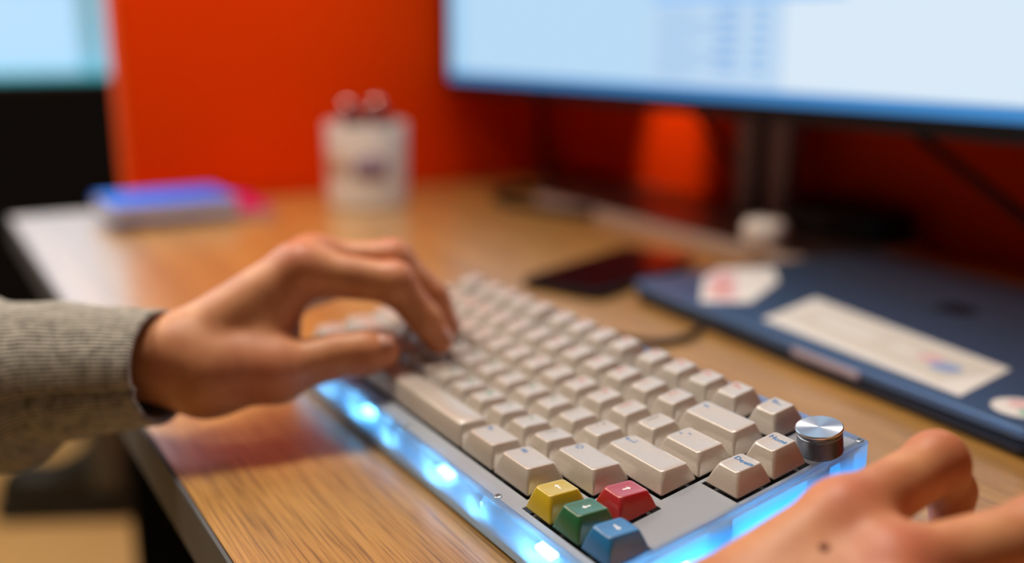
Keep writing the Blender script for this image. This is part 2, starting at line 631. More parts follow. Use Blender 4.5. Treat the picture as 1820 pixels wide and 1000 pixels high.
def top_z(row, wd, x, y):
    """height of the dished top of a cap centred on the origin of its cell"""
    zf, zb, yf, yb = (v * MM for v in ROW[row])
    y0, y1 = -U / 2 + yf, U / 2 - yb
    s = (y - y0) / (y1 - y0)
    z = zf + (zb - zf) * s
    if wd > 6:
        c = (y - (y0 + y1) / 2) / ((y1 - y0) / 2)
        return z + 0.0006 * (1 - c * c) - 0.0003
    hw = wd * U / 2 - 0.0044
    c = x / hw
    return z - DISH * (1 - min(c * c, 1.0))


cap_cache = {}


def cap_mesh(row, wd, m):
    key = (row, wd, m.name)
    if key in cap_cache:
        return cap_cache[key]
    zf, zb, yf, yb = (v * MM for v in ROW[row])
    ix = 0.0041
    bx, by = wd * U - 0.00095, U - 0.00095
    tx, ty0, ty1 = wd * U - 2 * ix, -U / 2 + yf, U / 2 - yb
    ty = ty1 - ty0
    tyc = (ty0 + ty1) / 2
    N = 6
    base = rrect(bx, by, 0.0009, N)
    topo = [(x, y + tyc) for x, y in rrect(tx + 0.0007, ty + 0.0007, 0.0019, N)]
    topi = [(x, y + tyc) for x, y in rrect(tx - 0.0002, ty - 0.0002, 0.0017, N)]
    rings = [[(x, y, 0.0) for x, y in base]]
    zt = [top_z(row, wd, x, y) + (DISH if wd <= 6 else 0) * 0 for x, y in topo]
    zside = []
    for (x, y) in topo:
        s = (y - ty0) / ty
        zside.append(zf + (zb - zf) * s)
    for f in (0.06, 0.5):
        k = f ** 1.08
        rings.append([(a[0] + (b[0] - a[0]) * k, a[1] + (b[1] - a[1]) * k, z * f) for a, b, z in zip(base, topo, zside)])
    rings.append([(b[0], b[1], min(z, top_z(row, wd, b[0], b[1])) - 0.00042) for b, z in zip(topo, zside)])
    mid = [((a[0] * 0.35 + b[0] * 0.65), (a[1] * 0.35 + b[1] * 0.65)) for a, b in zip(topo, topi)]
    rings.append([(x, y, top_z(row, wd, x, y) - 0.00010) for x, y in mid])
    for k in (1.0, 0.8, 0.55, 0.28):
        rings.append([(x * k, tyc + (y - tyc) * k, top_z(row, wd, x * k, tyc + (y - tyc) * k)) for x, y in topi])
    V, F = loft(rings)
    me = bpy.data.meshes.new('keycap')
    me.from_pydata(V, [], F)
    me.update()
    me.polygons.foreach_set('use_smooth', [True] * len(me.polygons))
    me.materials.append(m)
    cap_cache[key] = me
    return me


M_leg = {'r': mat('legend_red', (0.58, 0.07, 0.08), 0.5), 'g': mat('legend_green', (0.05, 0.28, 0.16), 0.5),
         'b': mat('legend_blue', (0.01, 0.16, 0.45), 0.5), 'k': mat('legend_grey', (0.14, 0.17, 0.20), 0.5),
         'w': mat('legend_white', (0.88, 0.88, 0.86), 0.5)}


def arrow_mesh(kind, s=1.0):
    """flat glyphs drawn as polygons in mm, x right, y up"""
    if kind == 'left':
        P = [[(-1.9, 0), (-0.5, 1.25), (-0.5, 0.42), (1.9, 0.42), (1.9, -0.42), (-0.5, -0.42), (-0.5, -1.25)]]
    elif kind == 'enter':
        P = [[(-2.3, -0.6), (-1.1, 0.3), (-1.1, -0.4), (1.7, -0.4), (1.7, 1.1), (2.15, 1.1), (2.15, -0.8), (-1.1, -0.8), (-1.1, -1.5)]]
    elif kind == 'shift':
        o = [(0, 2.0), (2.1, 0.1), (1.1, 0.1), (1.1, -1.6), (-1.1, -1.6), (-1.1, 0.1), (-2.1, 0.1)]
        i = [(x * 0.68, y * 0.70 + 0.02) for x, y in o]
        P = [[o[k], o[(k + 1) % 7], i[(k + 1) % 7], i[k]] for k in range(7)]
    elif kind == 'dash2':
        P = [[(-1.8, -0.8), (-0.4, -0.8), (-0.4, -1.25), (-1.8, -1.25)], [(0.5, 1.2), (1.9, 1.2), (1.9, 0.75), (0.5, 0.75)]]
    V, F = [], []
    for poly in P:
        F.append([len(V) + k for k in range(len(poly))])
        V += [(x * MM * s, y * MM * s, 0) for x, y in poly]
    return V, F


text_cache = {}


def text_mesh(s, size):
    k = (s, size)
    if k not in text_cache:
        cu = bpy.data.curves.new('glyph', 'FONT')
        cu.body = s
        cu.size = size * MM
        cu.offset = 0.00009
        cu.resolution_u = 2
        cu.align_x = 'LEFT'
        cu.align_y = 'CENTER'
        tmp = bpy.data.objects.new('glyph', cu)
        me = bpy.data.meshes.new_from_object(tmp)
        text_cache[k] = ([v.co[:] for v in me.vertices], [tuple(p.vertices) for p in me.polygons])
        bpy.data.objects.remove(tmp)
        bpy.data.curves.remove(cu)
        bpy.data.meshes.remove(me)
    return text_cache[k]


def legend(cap, row, wd, glyph, col, ox, oy, size=3.6, rot=0):
    if glyph.startswith('@') and len(glyph) > 1:
        V, F = arrow_mesh(glyph[1:], size)
    else:
        V, F = text_mesh(glyph, size)
    if not V:
        return
    c, s = math.cos(math.radians(rot)), math.sin(math.radians(rot))
    V = [(v[0] * c - v[1] * s + ox * MM, v[0] * s + v[1] * c + oy * MM) for v in V]
    V = [(x, y, top_z(row, wd, x, y) + 0.00006) for x, y in V]
    mesh_obj('legend', V, F, M_leg[col], cap)


def key(xu, yu, wd, row, m=None, legends=(), label=None):
    o = bpy.data.objects.new('keycap', cap_mesh(row, wd, m or M_cap))
    COL.objects.link(o)
    o.parent = kb
    o.location = ((xu + wd / 2) * U, -(yu + 0.5) * U, 0)
    if label:
        o['label'] = label
    yb = ROW[row]
    for g in legends:
        legend(o, row, wd, *g)
    return o


def L(ch, col, wd=1, size=3.6):
    size = size * 1.18
    return (ch, col, -wd * U / MM / 2 + (4.9 if len(ch) > 3 else 5.3), 3.9, size)


# function row
y = 0.0
key(0, y, 1, 'F', None, [L('Esc', 'b', 1, 3.0)])
for k in range(12):
    x = 1.25 + k + 0.25 * (k // 4)
    key(x, y, 1, 'F', None, [L('F%d' % (k + 1), 'r', 1, 3.2)])
key(14, y, 1, 'F', None, [L('End', 'b', 1, 3.0)])
# number row
y = 1 + GF
for k, (a, b) in enumerate(zip('`1234567890-=', '~!@#$%^&*()_+')):
    key(k, y, 1, 'N', None, [L(b, 'r', 1, 2.8), (a, 'r', -4.2, 1.2, 2.8)])
key(13, y, 2, 'N', None, [('@left', 'b', -11.5, 4.3, 0.85)])
key(15 + GX, y, 1, 'N', None, [L('Home', 'b', 1, 3.0)])
# q row
y = 2 + GF
key(0, y, 1.5, 'Q', None, [L('Tab', 'b', 1.5, 3.0)])
for k, a in enumerate('QWERTYUIOP'):
    key(1.5 + k, y, 1, 'Q', None, [L(a, 'r')])
key(11.5, y, 1, 'Q', None, [L('{', 'r', 1, 3.0), ('[', 'r', -4.2, 1.0, 3.0)])
key(12.5, y, 1, 'Q', None, [L('}', 'k', 1, 3.0), (']', 'k', -4.2, 1.0, 3.0)])
key(13.5, y, 1.5, 'Q', None, [('@dash2', 'b', -7.0, 3.0, 1.25)])
key(15 + GX, y, 1, 'Q', None, [L('Delete', 'b', 1, 3.0)])
# home row
y = 3 + GF
key(0, y, 1.75, 'A', None, [L('Caps', 'b', 1.75, 3.0)])
for k, a in enumerate('ASDFGHJKL'):
    key(1.75 + k, y, 1, 'A', None, [L(a, 'g')])
key(10.75, y, 1, 'A', None, [L(':', 'g', 1, 3.4), (';', 'g', -4.2, 1.0, 3.0)])
key(11.75, y, 1, 'A', None, [L('"', 'k', 1, 3.4), ("'", 'k', -4.2, 1.0, 3.0)])
key(12.75, y, 2.25, 'A', None, [('@enter', 'b', -13.8, 4.3, 1.25)])
# z row
y = 4 + GF
key(0, y, 2.25, 'Z', None, [('@shift', 'b', -15.0, 3.8, 0.9)])
for k, a in enumerate('ZXCVBNM'):
    key(2.25 + k, y, 1, 'Z', None, [L(a, 'g')])
key(9.25, y, 1, 'Z', None, [L('<', 'g', 1, 3.0), (',', 'g', -4.2, 1.0, 3.0)])
key(10.25, y, 1, 'Z', None, [L('>', 'g', 1, 3.0), ('.', 'g', -4.2, 1.0, 3.0)])
key(11.25, y, 1, 'Z', None, [L('?', 'k', 1, 3.0), ('/', 'k', -4.2, 1.0, 3.0)])
key(12.25, y, 1.75, 'Z', None, [('@shift', 'b', -9.8, 3.8, 1.0)])
# bottom row
y = 5 + GF
for x, s in ((0, 'Ctrl'), (1.25, 'Win'), (2.5, 'Alt')):
    key(x, y, 1.25, 'B', None, [L(s, 'b', 1.25, 3.0)])
key(3.75, y, 6.25, 'B', None, (), 'long blank space bar')
key(10, y, 1.5, 'B', None, [L('Fn', 'b', 1.5, 3.0)])
key(11.5, y, 1.5, 'B', None, [L('Alt', 'b', 1.5, 2.6)])
capm = lambda nm, c: sheen_coat(mat(nm, c, 0.4, spec=0.4), 1.85)
key(13.25, y + 0.25, 1, 'X', capm('yellow_keycap', (0.56, 0.40, 0.0)), [('@left', 'w', -1.0, 2.6, 1.0)], 'yellow keycap with a white left arrow')
key(14.25, y + 0.25, 1, 'X', capm('green_keycap', (0.0, 0.115, 0.03)), [('@left', 'w', -0.5, 2.4, 1.0, 90)], 'green keycap with a white down arrow')
key(15.25, y + 0.25, 1, 'X', capm('blue_keycap', (0.0, 0.16, 0.42)), [('@left', 'w', -0.5, 2.4, 1.0, 180)], 'blue keycap with a white right arrow')
key(14.25, y - 0.75, 1, 'Y', capm('red_keycap', (0.42, 0.0, 0.006)), [('@left', 'w', -0.5, 2.4, 1.0, 270)], 'red keycap with a white up arrow')

# volume knob
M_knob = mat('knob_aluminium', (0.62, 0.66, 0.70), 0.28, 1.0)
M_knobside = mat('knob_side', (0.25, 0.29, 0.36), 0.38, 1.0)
kx, ky = 15.93 * U, -0.62 * U
prof = [(0, 0.0), (0.0088, 0.0), (0.0090, 0.0004)]
for k in range(14):   # knurl
    prof += [(0.0090, 0.0006 + k * 0.00052), (0.00885, 0.00086 + k * 0.00052)]
prof += [(0.0090, 0.0083), (0.0086, 0.0086), (0.0086, 0.0091), (0.0, 0.0091)]
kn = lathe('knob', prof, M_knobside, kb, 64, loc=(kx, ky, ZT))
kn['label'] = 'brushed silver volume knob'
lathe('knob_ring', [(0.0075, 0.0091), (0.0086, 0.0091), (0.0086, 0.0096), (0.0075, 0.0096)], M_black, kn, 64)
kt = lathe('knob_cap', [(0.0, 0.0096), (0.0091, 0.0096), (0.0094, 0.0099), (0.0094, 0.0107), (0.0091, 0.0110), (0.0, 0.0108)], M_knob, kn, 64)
bsdf(M_knob).inputs['Anisotropic'].default_value = 0.85
tn = M_knob.node_tree.nodes.new('ShaderNodeTangent')
tn.direction_type = 'RADIAL'
tn.axis = 'Z'
M_knob.node_tree.links.new(tn.outputs[0], bsdf(M_knob).inputs['Tangent'])

tag(tube('usb_cable', [(0.040, 0.0335, 0.018), (0.044, 0.060, 0.012), (0.062, 0.100, 0.0035), (0.062, 0.128, 0.0028), (0.052, 0.150, 0.0028)], 0.0025, M_black),
    'thin black cable from the back of the keyboard to the laptop', 'cable')

# ------------------------------------------------------------------ laptop
LR = math.radians(-4.2)
lt = tag(empty('laptop', (-0.048, 0.163, 0.0), (0, 0, LR)), 'closed midnight blue laptop covered with stickers', 'laptop')
M_lap = mat('midnight_aluminium', (0.11, 0.19, 0.33), 0.38, 0.85, spec=0.5)
M_lapdark = mat('midnight_aluminium_base', (0.012, 0.016, 0.028), 0.4, 0.5)
LWd, LDp = 0.358, 0.262


def shifted(pts, dx, dy):
    return [(x + dx, y + dy) for x, y in pts]


slab('base', shifted(rrect(LWd - 0.002, LDp - 0.002, 0.012, 7), LWd / 2, LDp / 2), 0.0015, 0.0098, M_lapdark, lt, 0.0035)
lid = slab('lid', shifted(rrect(LWd, LDp, 0.013, 7), LWd / 2, LDp / 2), 0.0104, 0.0158, M_lap, lt, 0.0016)
for x in (0.03, LWd - 0.03):
    for y in (0.03, LDp - 0.03):
        lathe('rubber_foot', [(0, 0.0), (0.007, 0.0), (0.007, 0.0016), (0, 0.0016)], M_black, lt, 16, loc=(x, y, 0))
M_pale_strip = mat('pale_strip', (0.55, 0.45, 0.44), 0.35, 0.6)
box('front_pale_strip', 0.187, 0.243, -0.0012, 0.004, 0.0088, 0.0132, M_pale_strip, lt, 0.001)  # pale strip set on the laptop's front edge


def to_local(x, y):
    dx, dy = x * MM + 0.048, y * MM - 0.163
    c, s = math.cos(-LR), math.sin(-LR)
    return (dx * c - dy * s, dx * s + dy * c)


ZL = 0.01580
M_white = mat('sticker_white', (0.72, 0.70, 0.66), 0.45)
M_pale = mat('sticker_pale_grey', (0.60, 0.57, 0.50), 0.45)
M_red = mat('sticker_red', (0.64, 0.30, 0.28), 0.45)
M_pink = mat('sticker_pink', (0.68, 0.42, 0.44), 0.45)
M_blue = mat('sticker_blue', (0.22, 0.32, 0.55), 0.45)
M_green = mat('sticker_green', (0.20, 0.48, 0.35), 0.45)
# emblem: fruit silhouette (dark reflection painted as flat black) with a bite and a leaf, top towards the front edge
lx, ly = to_local(140, 309)
body = []
for k in range(48):
    a = 2 * math.pi * k / 48
    r = 14.5 * (1 + 0.06 * math.cos(2 * a))
    x, yy = r * math.cos(a) * 1.02, r * math.sin(a)
    if math.sin(a) > 0.8:
        yy -= 2.4 * (1 - min(1, abs(math.cos(a)) / 0.6))
    if math.sin(a) < -0.85:
        yy += 1.4 * (1 - min(1, abs(math.cos(a)) / 0.5))
    d = math.hypot(x - 18.0, yy - 2.5)
    if d < 8.5:
        x, yy = 18.0 + (x - 18.0) / d * 8.5, 2.5 + (yy - 2.5) / d * 8.5
    body.append((-x * MM + lx, -yy * MM + ly))
M_logo = mat('logo_dark_reflection', (0.003, 0.003, 0.004), 0.5, spec=0.15)
lg = slab('logo', body, ZL - 0.0002, ZL + 0.0002, M_logo, lt)
leaf = [(lx + (-2.8 * math.cos(a) * 0.55 - 2.6 * math.sin(a) * 0.9 - 1) * MM, ly + (-18.5 - 3.6 * math.sin(a) + 1.0 * math.cos(a)) * MM) for a in [2 * math.pi * k / 16 for k in range(16)]]
slab('leaf', leaf, ZL - 0.0002, ZL + 0.0002, M_logo, lg)


def rect_poly(cx, cy, wx, wy, ang, r=0.0):
    c, s = math.cos(math.radians(ang)), math.sin(math.radians(ang))
    base = rrect(wx, wy, r, 4) if r else [(-wx / 2, -wy / 2), (wx / 2, -wy / 2), (wx / 2, wy / 2), (-wx / 2, wy / 2)]
    return [to_local(cx + x * c - y * s, cy + x * s + y * c) for x, y in base]


s2 = slab('sticker', [to_local(*p) for p in ((89, 172), (253, 154), (240, 219), (68, 247))], ZL, ZL + 0.0002, M_white, lt)
s2['label'] = 'long white rectangular sticker with a pale print'
slab('print', rect_poly(162, 199, 150, 50, -8, 2), ZL + 0.0002, ZL + 0.0003, M_pale, s2)
for k, (cx, cy, wx, wy, mm) in enumerate(((130, 212, 62, 7, M_white), (136, 199, 48, 6, M_white), (204, 196, 16, 15, M_pink), (219, 189, 20, 16, M_blue), (184, 198, 22, 9, M_white))):
    slab('print', rect_poly(cx, cy, wx, wy, -8, min(wx, wy) / 2 - 0.3), ZL + 0.0003 + k * 0.00002, ZL + 0.0004 + k * 0.00002, mm, s2)
s1p = [to_local(*p) for p in ((33, 166), (-21, 217), (-41, 252), (-20, 293), (16, 262), (52, 197))]
s1 = slab('sticker', s1p, ZL, ZL + 0.0002, M_white, lt)
s1['label'] = 'white six-sided sticker with red bands'
slab('print', rect_poly(-12, 228, 18, 52, 38, 3), ZL + 0.0002, ZL + 0.0003, M_pink, s1)
slab('print', rect_poly(10, 208, 12, 56, 32, 3), ZL + 0.0002, ZL + 0.00032, M_red, s1)
slab('print', rect_poly(28, 200, 10, 34, 32, 3), ZL + 0.0002, ZL + 0.00034, M_pink, s1)
sx, sy = 281, 166
s3 = slab('sticker', [to_local(sx + 15 * math.cos(a), sy + 15 * math.sin(a)) for a in [2 * math.pi * k / 28 for k in range(28)]], ZL, ZL + 0.0002, M_white, lt)
s3['label'] = 'small round white sticker with pink and green print'
slab('print', [to_local(sx - 4 + 6 * math.cos(a), sy + 4 + 6 * math.sin(a)) for a in [2 * math.pi * k / 16 for k in range(16)]], ZL + 0.0002, ZL + 0.0003, M_pink, s3)
slab('print', [to_local(sx + 6 + 5 * math.cos(a), sy - 4 + 5 * math.sin(a)) for a in [2 * math.pi * k / 16 for k in range(16)]], ZL + 0.0002, ZL + 0.0003, M_green, s3)

# ------------------------------------------------------------------ phone
M_gloss = mat('black_glass', (0.004, 0.003, 0.004), 0.08, spec=0.5)
ph = tag(empty('phone', (-0.118, 0.200, 0.0), (0, 0, math.radians(21)), ), 'black smartphone lying face up between the keyboard and the monitor base', 'phone')
slab('body', rrect(0.080, 0.168, 0.011, 7), 0.0, 0.0080, mat('phone_frame', (0.01, 0.01, 0.012), 0.35, 0.5), ph, 0.002)
slab('screen', rrect(0.076, 0.164, 0.010, 7), 0.0079, 0.0083, M_gloss, ph)
box('side_button', 0.0398, 0.0403, 0.025, 0.042, 0.003, 0.0055, M_black, ph)
box('side_button', -0.0403, -0.0398, 0.02, 0.03, 0.003, 0.0055, M_black, ph)

# ------------------------------------------------------------------ notebooks by the partition
M_cover_b = mat('cover_blue', (0.0, 0.14, 0.75), 0.55, spec=0.2)
M_cover_m = mat('cover_magenta', (0.50, 0.0, 0.10), 0.55, spec=0.2)
M_paper = mat('paper', (0.85, 0.80, 0.72), 0.8)


def notebook(name, loc, ang, wx, wy, th, mc, label):
    o = tag(empty(name, loc, (0, 0, math.radians(ang))), label, 'notebook')
    box('back_cover', -wx / 2, wx / 2, -wy / 2, wy / 2, 0, 0.0012, mc, o, 0.0004)
    box('pages', -wx / 2 + 0.003, wx / 2 - 0.0015, -wy / 2 + 0.0015, wy / 2 - 0.0015, 0.0012, th - 0.0012, M_paper, o)
    box('front_cover', -wx / 2, wx / 2, -wy / 2, wy / 2, th - 0.0012, th, mc, o, 0.0004)
    box('spine', -wx / 2 - 0.0010, -wx / 2 + 0.0004, -wy / 2, wy / 2, 0, th, mc, o, 0.0003)
    return o


notebook('notebook', (-0.628, -0.032, 0.0), 90, 0.152, 0.140, 0.010, M_cover_m, 'magenta notebook lying under the blue one beside the orange partition')
notebook('notebook', (-0.601, -0.070, 0.010), 2, 0.104, 0.136, 0.017, M_cover_b, 'blue notebook with white page edges on top of the magenta one')

# ------------------------------------------------------------------ pen cup
M_mug = mat('cup_white', (0.88, 0.82, 0.76), 0.45)
mug = tag(empty('pen_cup', (-0.590, 0.172, 0.0)), 'white cylindrical pen cup with faded print against the orange partition', 'cup')
lathe('cup_body', [(0, 0.0), (0.046, 0.0), (0.049, 0.003), (0.0495, 0.05), (0.050, 0.097), (0.0495, 0.0995), (0.0480, 0.0995), (0.0470, 0.097), (0.0465, 0.006), (0, 0.005)], M_mug, mug, 56)


def cyl_patch(name, a0, a1, z0, z1, m, parent, r=0.0500, rows=3, cols=8):
    V, F = [], []
    for j in range(rows + 1):
        for i in range(cols + 1):
            a = math.radians(a0 + (a1 - a0) * i / cols)
            # wobbly outline so the print has a soft irregular shape
            zz = z0 + (z1 - z0) * (0.5 + (j / rows - 0.5) * (0.75 + 0.25 * math.sin(i / cols * math.pi)))
            V.append((r * math.cos(a), r * math.sin(a), zz))
    for j in range(rows):
        for i in range(cols):
            k = j * (cols + 1) + i
            F.append((k, k + 1, k + cols + 2, k + cols + 1))
    o = mesh_obj(name, V, F, m, parent, True)
    sd = o.modifiers.new('solid', 'SOLIDIFY')
    sd.thickness = 0.0003
    sd.offset = 1
    return o


M_mauve = mat('print_mauve', (0.30, 0.20, 0.28), 0.5)
M_tan2 = mat('print_tan', (0.62, 0.42, 0.28), 0.5)
M_redp = mat('print_red', (0.60, 0.10, 0.09), 0.5)
cyl_patch('print', -42, 6, 0.036, 0.064, M_mauve, mug)
cyl_patch('print', -92, -50, 0.042, 0.066, M_tan2, mug)
cyl_patch('print', -128, -104, 0.045, 0.092, M_redp, mug)
M_chrome = mat('pen_cap_shiny', (0.75, 0.45, 0.40), 0.10, 0.9)
M_pen = mat('pen_dark', (0.03, 0.008, 0.008), 0.4)
M_pen2 = mat('pen_red', (0.22, 0.012, 0.01), 0.35)


def pen(loc, tilt, ang, length, r, m, mcap, label):
    o = tag(empty('pen', loc, (math.radians(tilt), 0, math.radians(ang))), label, 'pen')
    lathe('barrel', [(0, 0), (r * 0.4, 0.0), (r, 0.008), (r, length - 0.014), (0, length - 0.014)], m, o, 20)
    pr = [(r * 1.15, length - 0.0142), (r * 1.2, length - 0.008)] + [(r * 1.2 * math.cos(b), length - 0.008 + r * 1.2 * math.sin(b)) for b in (0.4, 0.8, 1.2, 1.5)]
    lathe('cap', [(0, length - 0.0142)] + pr + [(0, length - 0.008 + r * 1.2)], mcap, o, 20)
    return o


pen((-0.600, 0.158, 0.0062), 4, 20, 0.122, 0.0072, M_pen2, M_chrome, 'dull red pen with a shiny rounded cap in the cup, the left of two')
pen((-0.582, 0.188, 0.0062), 3, -30, 0.124, 0.0072, M_pen2, M_chrome, 'red pen with the brightest shiny cap in the cup, the right of two')
pen((-0.618, 0.176, 0.0062), 3, 100, 0.112, 0.0055, M_pen, M_pen, 'dark thin pen at the back of the white cup')
pen((-0.600, 0.200, 0.0062), 4, 200, 0.108, 0.0055, M_pen, M_pen, 'short dark pen near the right rim of the white cup')
pen((-0.570, 0.150, 0.0062), 3, 50, 0.106, 0.0050, M_pen, M_pen, 'short dark pen near the front rim of the white cup')

# ------------------------------------------------------------------ monitor
mo = tag(empty('monitor', (-0.225, 0.345, 0.0)), 'wide black monitor showing a pale window, on a flat base with a twin-rail post', 'monitor')
mx0, mx1, mz0, mz1 = -0.482, 0.462, 0.131, 0.56     # outline in the monitor's own X, world Z
sx0, sx1, sz0, sz1 = -0.469, 0.449, 0.1455, 0.547
box('housing', mx0, mx1, 0.002, 0.026, mz0, mz1, M_black, mo, 0.003)
box('bezel', mx0 + 0.001, mx1 - 0.001, -0.0005, 0.003, mz0, sz0, M_black, mo)
box('bezel', mx0 + 0.001, mx1 - 0.001, -0.0005, 0.003, sz1, mz1, M_black, mo)
box('bezel', mx0, sx0, -0.0005, 0.003, sz0, sz1, M_black, mo)
box('bezel', sx1, mx1, -0.0005, 0.003, sz0, sz1, M_black, mo)
ES = 1.0
scr = box('screen', sx0, sx1, 0.0004, 0.0019, sz0, sz1, emission('screen_pale_blue', (0.49, 0.71, 0.92), ES), mo)


def ui(nm, x0, x1, z0, z1, col, layer):
    box(nm, x0, x1, 0.0004 - 0.0001 * layer, 0.00045 - 0.0001 * (layer - 1), z0, z1, emission('screen_' + nm, col, ES), scr)


ui('window_area', -0.020, sx1, sz0 + 0.012, sz1 - 0.02, (0.70, 0.82, 0.94), 1)
ui('sidebar', -0.030, 0.150, sz0 + 0.012, sz1 - 0.02, (0.53, 0.70, 0.90), 2)
ui('title_bar', -0.030, 0.214, 0.234, 0.300, (0.36, 0.60, 0.94), 3)
ui('left_margin', sx0, -0.430, sz0 + 0.012, sz1, (0.36, 0.63, 0.90), 1)
ui('task_bar', sx0, sx1, sz0, sz0 + 0.011, (0.06, 0.25, 0.58), 2)
for k in range(7):
    ui('text_line', -0.022, 0.03 + 0.02 * (k % 3), 0.166 + 0.0095 * k, 0.1695 + 0.0095 * k, (0.30, 0.54, 0.83), 3)
for k in range(6):
    ui('text_line', 0.062, 0.094, 0.172 + 0.0105 * k, 0.177 + 0.0105 * k, (0.24, 0.46, 0.80), 3)
    ui('text_line', 0.112, 0.130, 0.172 + 0.0105 * k, 0.177 + 0.0105 * k, (0.27, 0.50, 0.82), 3)
M_rail = mat('stand_metal', (0.24, 0.19, 0.18), 0.4, 0.35)
box('rail', -0.036, -0.006, 0.128, 0.150, 0.012, 0.36, M_rail, mo, 0.004)
box('rail', 0.012, 0.042, 0.128, 0.150, 0.012, 0.36, M_rail, mo, 0.004)
box('post_core', -0.010, 0.016, 0.140, 0.160, 0.012, 0.37, M_black, mo, 0.002)
box('mount', -0.05, 0.06, 0.026, 0.142, 0.27, 0.35, M_black, mo, 0.006)
M_basep = mat('stand_base_metal', (0.06, 0.035, 0.03), 0.28, 0.3)
bs = slab('stand_base', shifted(rrect(0.478, 0.172, 0.03, 8), -0.051, 0.102), 0.0, 0.012, M_basep, mo, 0.0015)
M_bedge = mat('stand_base_edge', (0.62, 0.54, 0.50), 0.4, 0.4)
slab('edge_strip', shifted(rrect(0.480, 0.174, 0.031, 8), -0.051, 0.102), 0.0005, 0.0108, M_bedge, bs)

# small things behind
dc = tag(empty('docking_hub', (-0.110, 0.486, 0.0121)), 'black rounded docking hub on the monitor base right of the post', 'hub')
slab('body', rrect(0.132, 0.058, 0.020, 8), 0.0, 0.030, M_black, dc, 0.006, True)
box('front_port', -0.05, -0.036, -0.0292, -0.0285, 0.011, 0.016, M_darkmetal, dc)
box('front_port', -0.02, -0.006, -0.0292, -0.0285, 0.011, 0.016, M_darkmetal, dc)
M_ear = mat('glossy_white', (0.88, 0.82, 0.74), 0.22)
ec = tag(empty('earbud_case', (-0.105, 0.368, 0.012), (0, 0, math.radians(28))), 'small glossy white earbud case on the monitor base in front of the post', 'case')


def pillow(name, wx, wy, z0, z1, r, m, parent):
    rings = []
    n = 7
    for k in range(n + 1):
        b = -math.pi / 2 + math.pi * k / n
        f = math.cos(b) ** 0.5 if 0 < k < n else 0.25
        z = (z0 + z1) / 2 + (z1 - z0) / 2 * math.sin(b)
        rings.append([(x * (0.55 + 0.45 * f), y * (0.55 + 0.45 * f), z) for x, y in rrect(wx, wy, r, 7)])
    V, F = loft(rings)
    return mesh_obj(name, V, F, m, parent, True)


pillow('case_body', 0.042, 0.034, 0.0, 0.025, 0.015, M_ear, ec)
slab('lid_seam', rrect(0.0424, 0.0344, 0.0152, 7), 0.0145, 0.0149, mat('seam_grey', (0.3, 0.28, 0.26), 0.5), ec)

tag(tube('cable', [(-0.638, 0.440, 0.20), (-0.632, 0.452, 0.13), (-0.624, 0.455, 0.05), (-0.585, 0.445, 0.008), (-0.560, 0.410, 0.004), (-0.562, 0.360, 0.004), (-0.535, 0.325, 0.004), (-0.48, 0.312, 0.004), (-0.42, 0.325, 0.004), (-0.37, 0.362, 0.004)], 0.0055, M_black),
    'black cable hanging at the left end of the monitor and looping onto the desk', 'cable')
tag(tube('cable', [(-0.345, 0.400, 0.24), (-0.325, 0.430, 0.16), (-0.299, 0.450, 0.121), (-0.268, 0.470, 0.075), (-0.275, 0.528, 0.02), (-0.40, 0.5375, 0.004), (-0.55, 0.5375, 0.004), (-0.69, 0.5375, 0.004)], 0.0035, M_black),
    'black cable slanting down behind the monitor left of the post', 'cable')
tag(tube('cable', [(-0.075, 0.400, 0.22), (-0.055, 0.435, 0.155), (-0.03, 0.450, 0.131), (0.035, 0.452, 0.095), (0.096, 0.452, 0.062), (0.16, 0.458, 0.028), (0.22, 0.475, 0.008), (0.32, 0.505, 0.004), (0.50, 0.525, 0.0058), (0.75, 0.532, 0.0058), (0.965, 0.532, 0.0058)], 0.0045, M_black),
    'black cable slanting down under the right half of the monitor', 'cable')

# ------------------------------------------------------------------ boot on the floor
bt = tag(empty('ankle_boot', (-1.50, -0.12, ZF), (0, 0, math.radians(61))), 'black ankle boot standing on the tan floor beyond the desk', 'boot')
bt.scale = (1.0, 1.15, 1.4)
M_boot = mat('boot_black', (0.010, 0.011, 0.009), 0.6)
M_bootg = mat('boot_lining_grey', (0.085, 0.09, 0.075), 0.8)


def boot_ring(x, hw, z0, z1, n=16):
    return [(x, hw * math.cos(2 * math.pi * k / n), (z0 + z1) / 2 + (z1 - z0) / 2 * math.sin(2 * math.pi * k / n)) for k in range(n)]


V, F = loft([boot_ring(-0.135, 0.012, 0.018, 0.045), boot_ring(-0.12, 0.034, 0.014, 0.066), boot_ring(-0.085, 0.046, 0.012, 0.080), boot_ring(-0.04, 0.046, 0.012, 0.076), boot_ring(0.0, 0.042, 0.012, 0.084), boot_ring(0.05, 0.040, 0.012, 0.11), boot_ring(0.10, 0.038, 0.012, 0.12), boot_ring(0.135, 0.030, 0.014, 0.11), boot_ring(0.15, 0.012, 0.02, 0.07)])
mesh_obj('upper', V, F, M_boot, bt, True)
lathe('shaft', [(0, 0.05), (0.044, 0.05), (0.041, 0.09), (0.043, 0.13), (0.046, 0.185), (0.043, 0.187), (0.040, 0.13), (0, 0.10)], M_bootg, bt, 28, loc=(0.092, 0, 0))
so = shifted([(x * 1.0, y * (0.92 + 0.1 * (1 if x < 0 else -0.6))) for x, y in rrect(0.300, 0.096, 0.046, 8)], 0.006, 0)
slab('sole', so, 0.0, 0.022, M_boot, bt, 0.004)

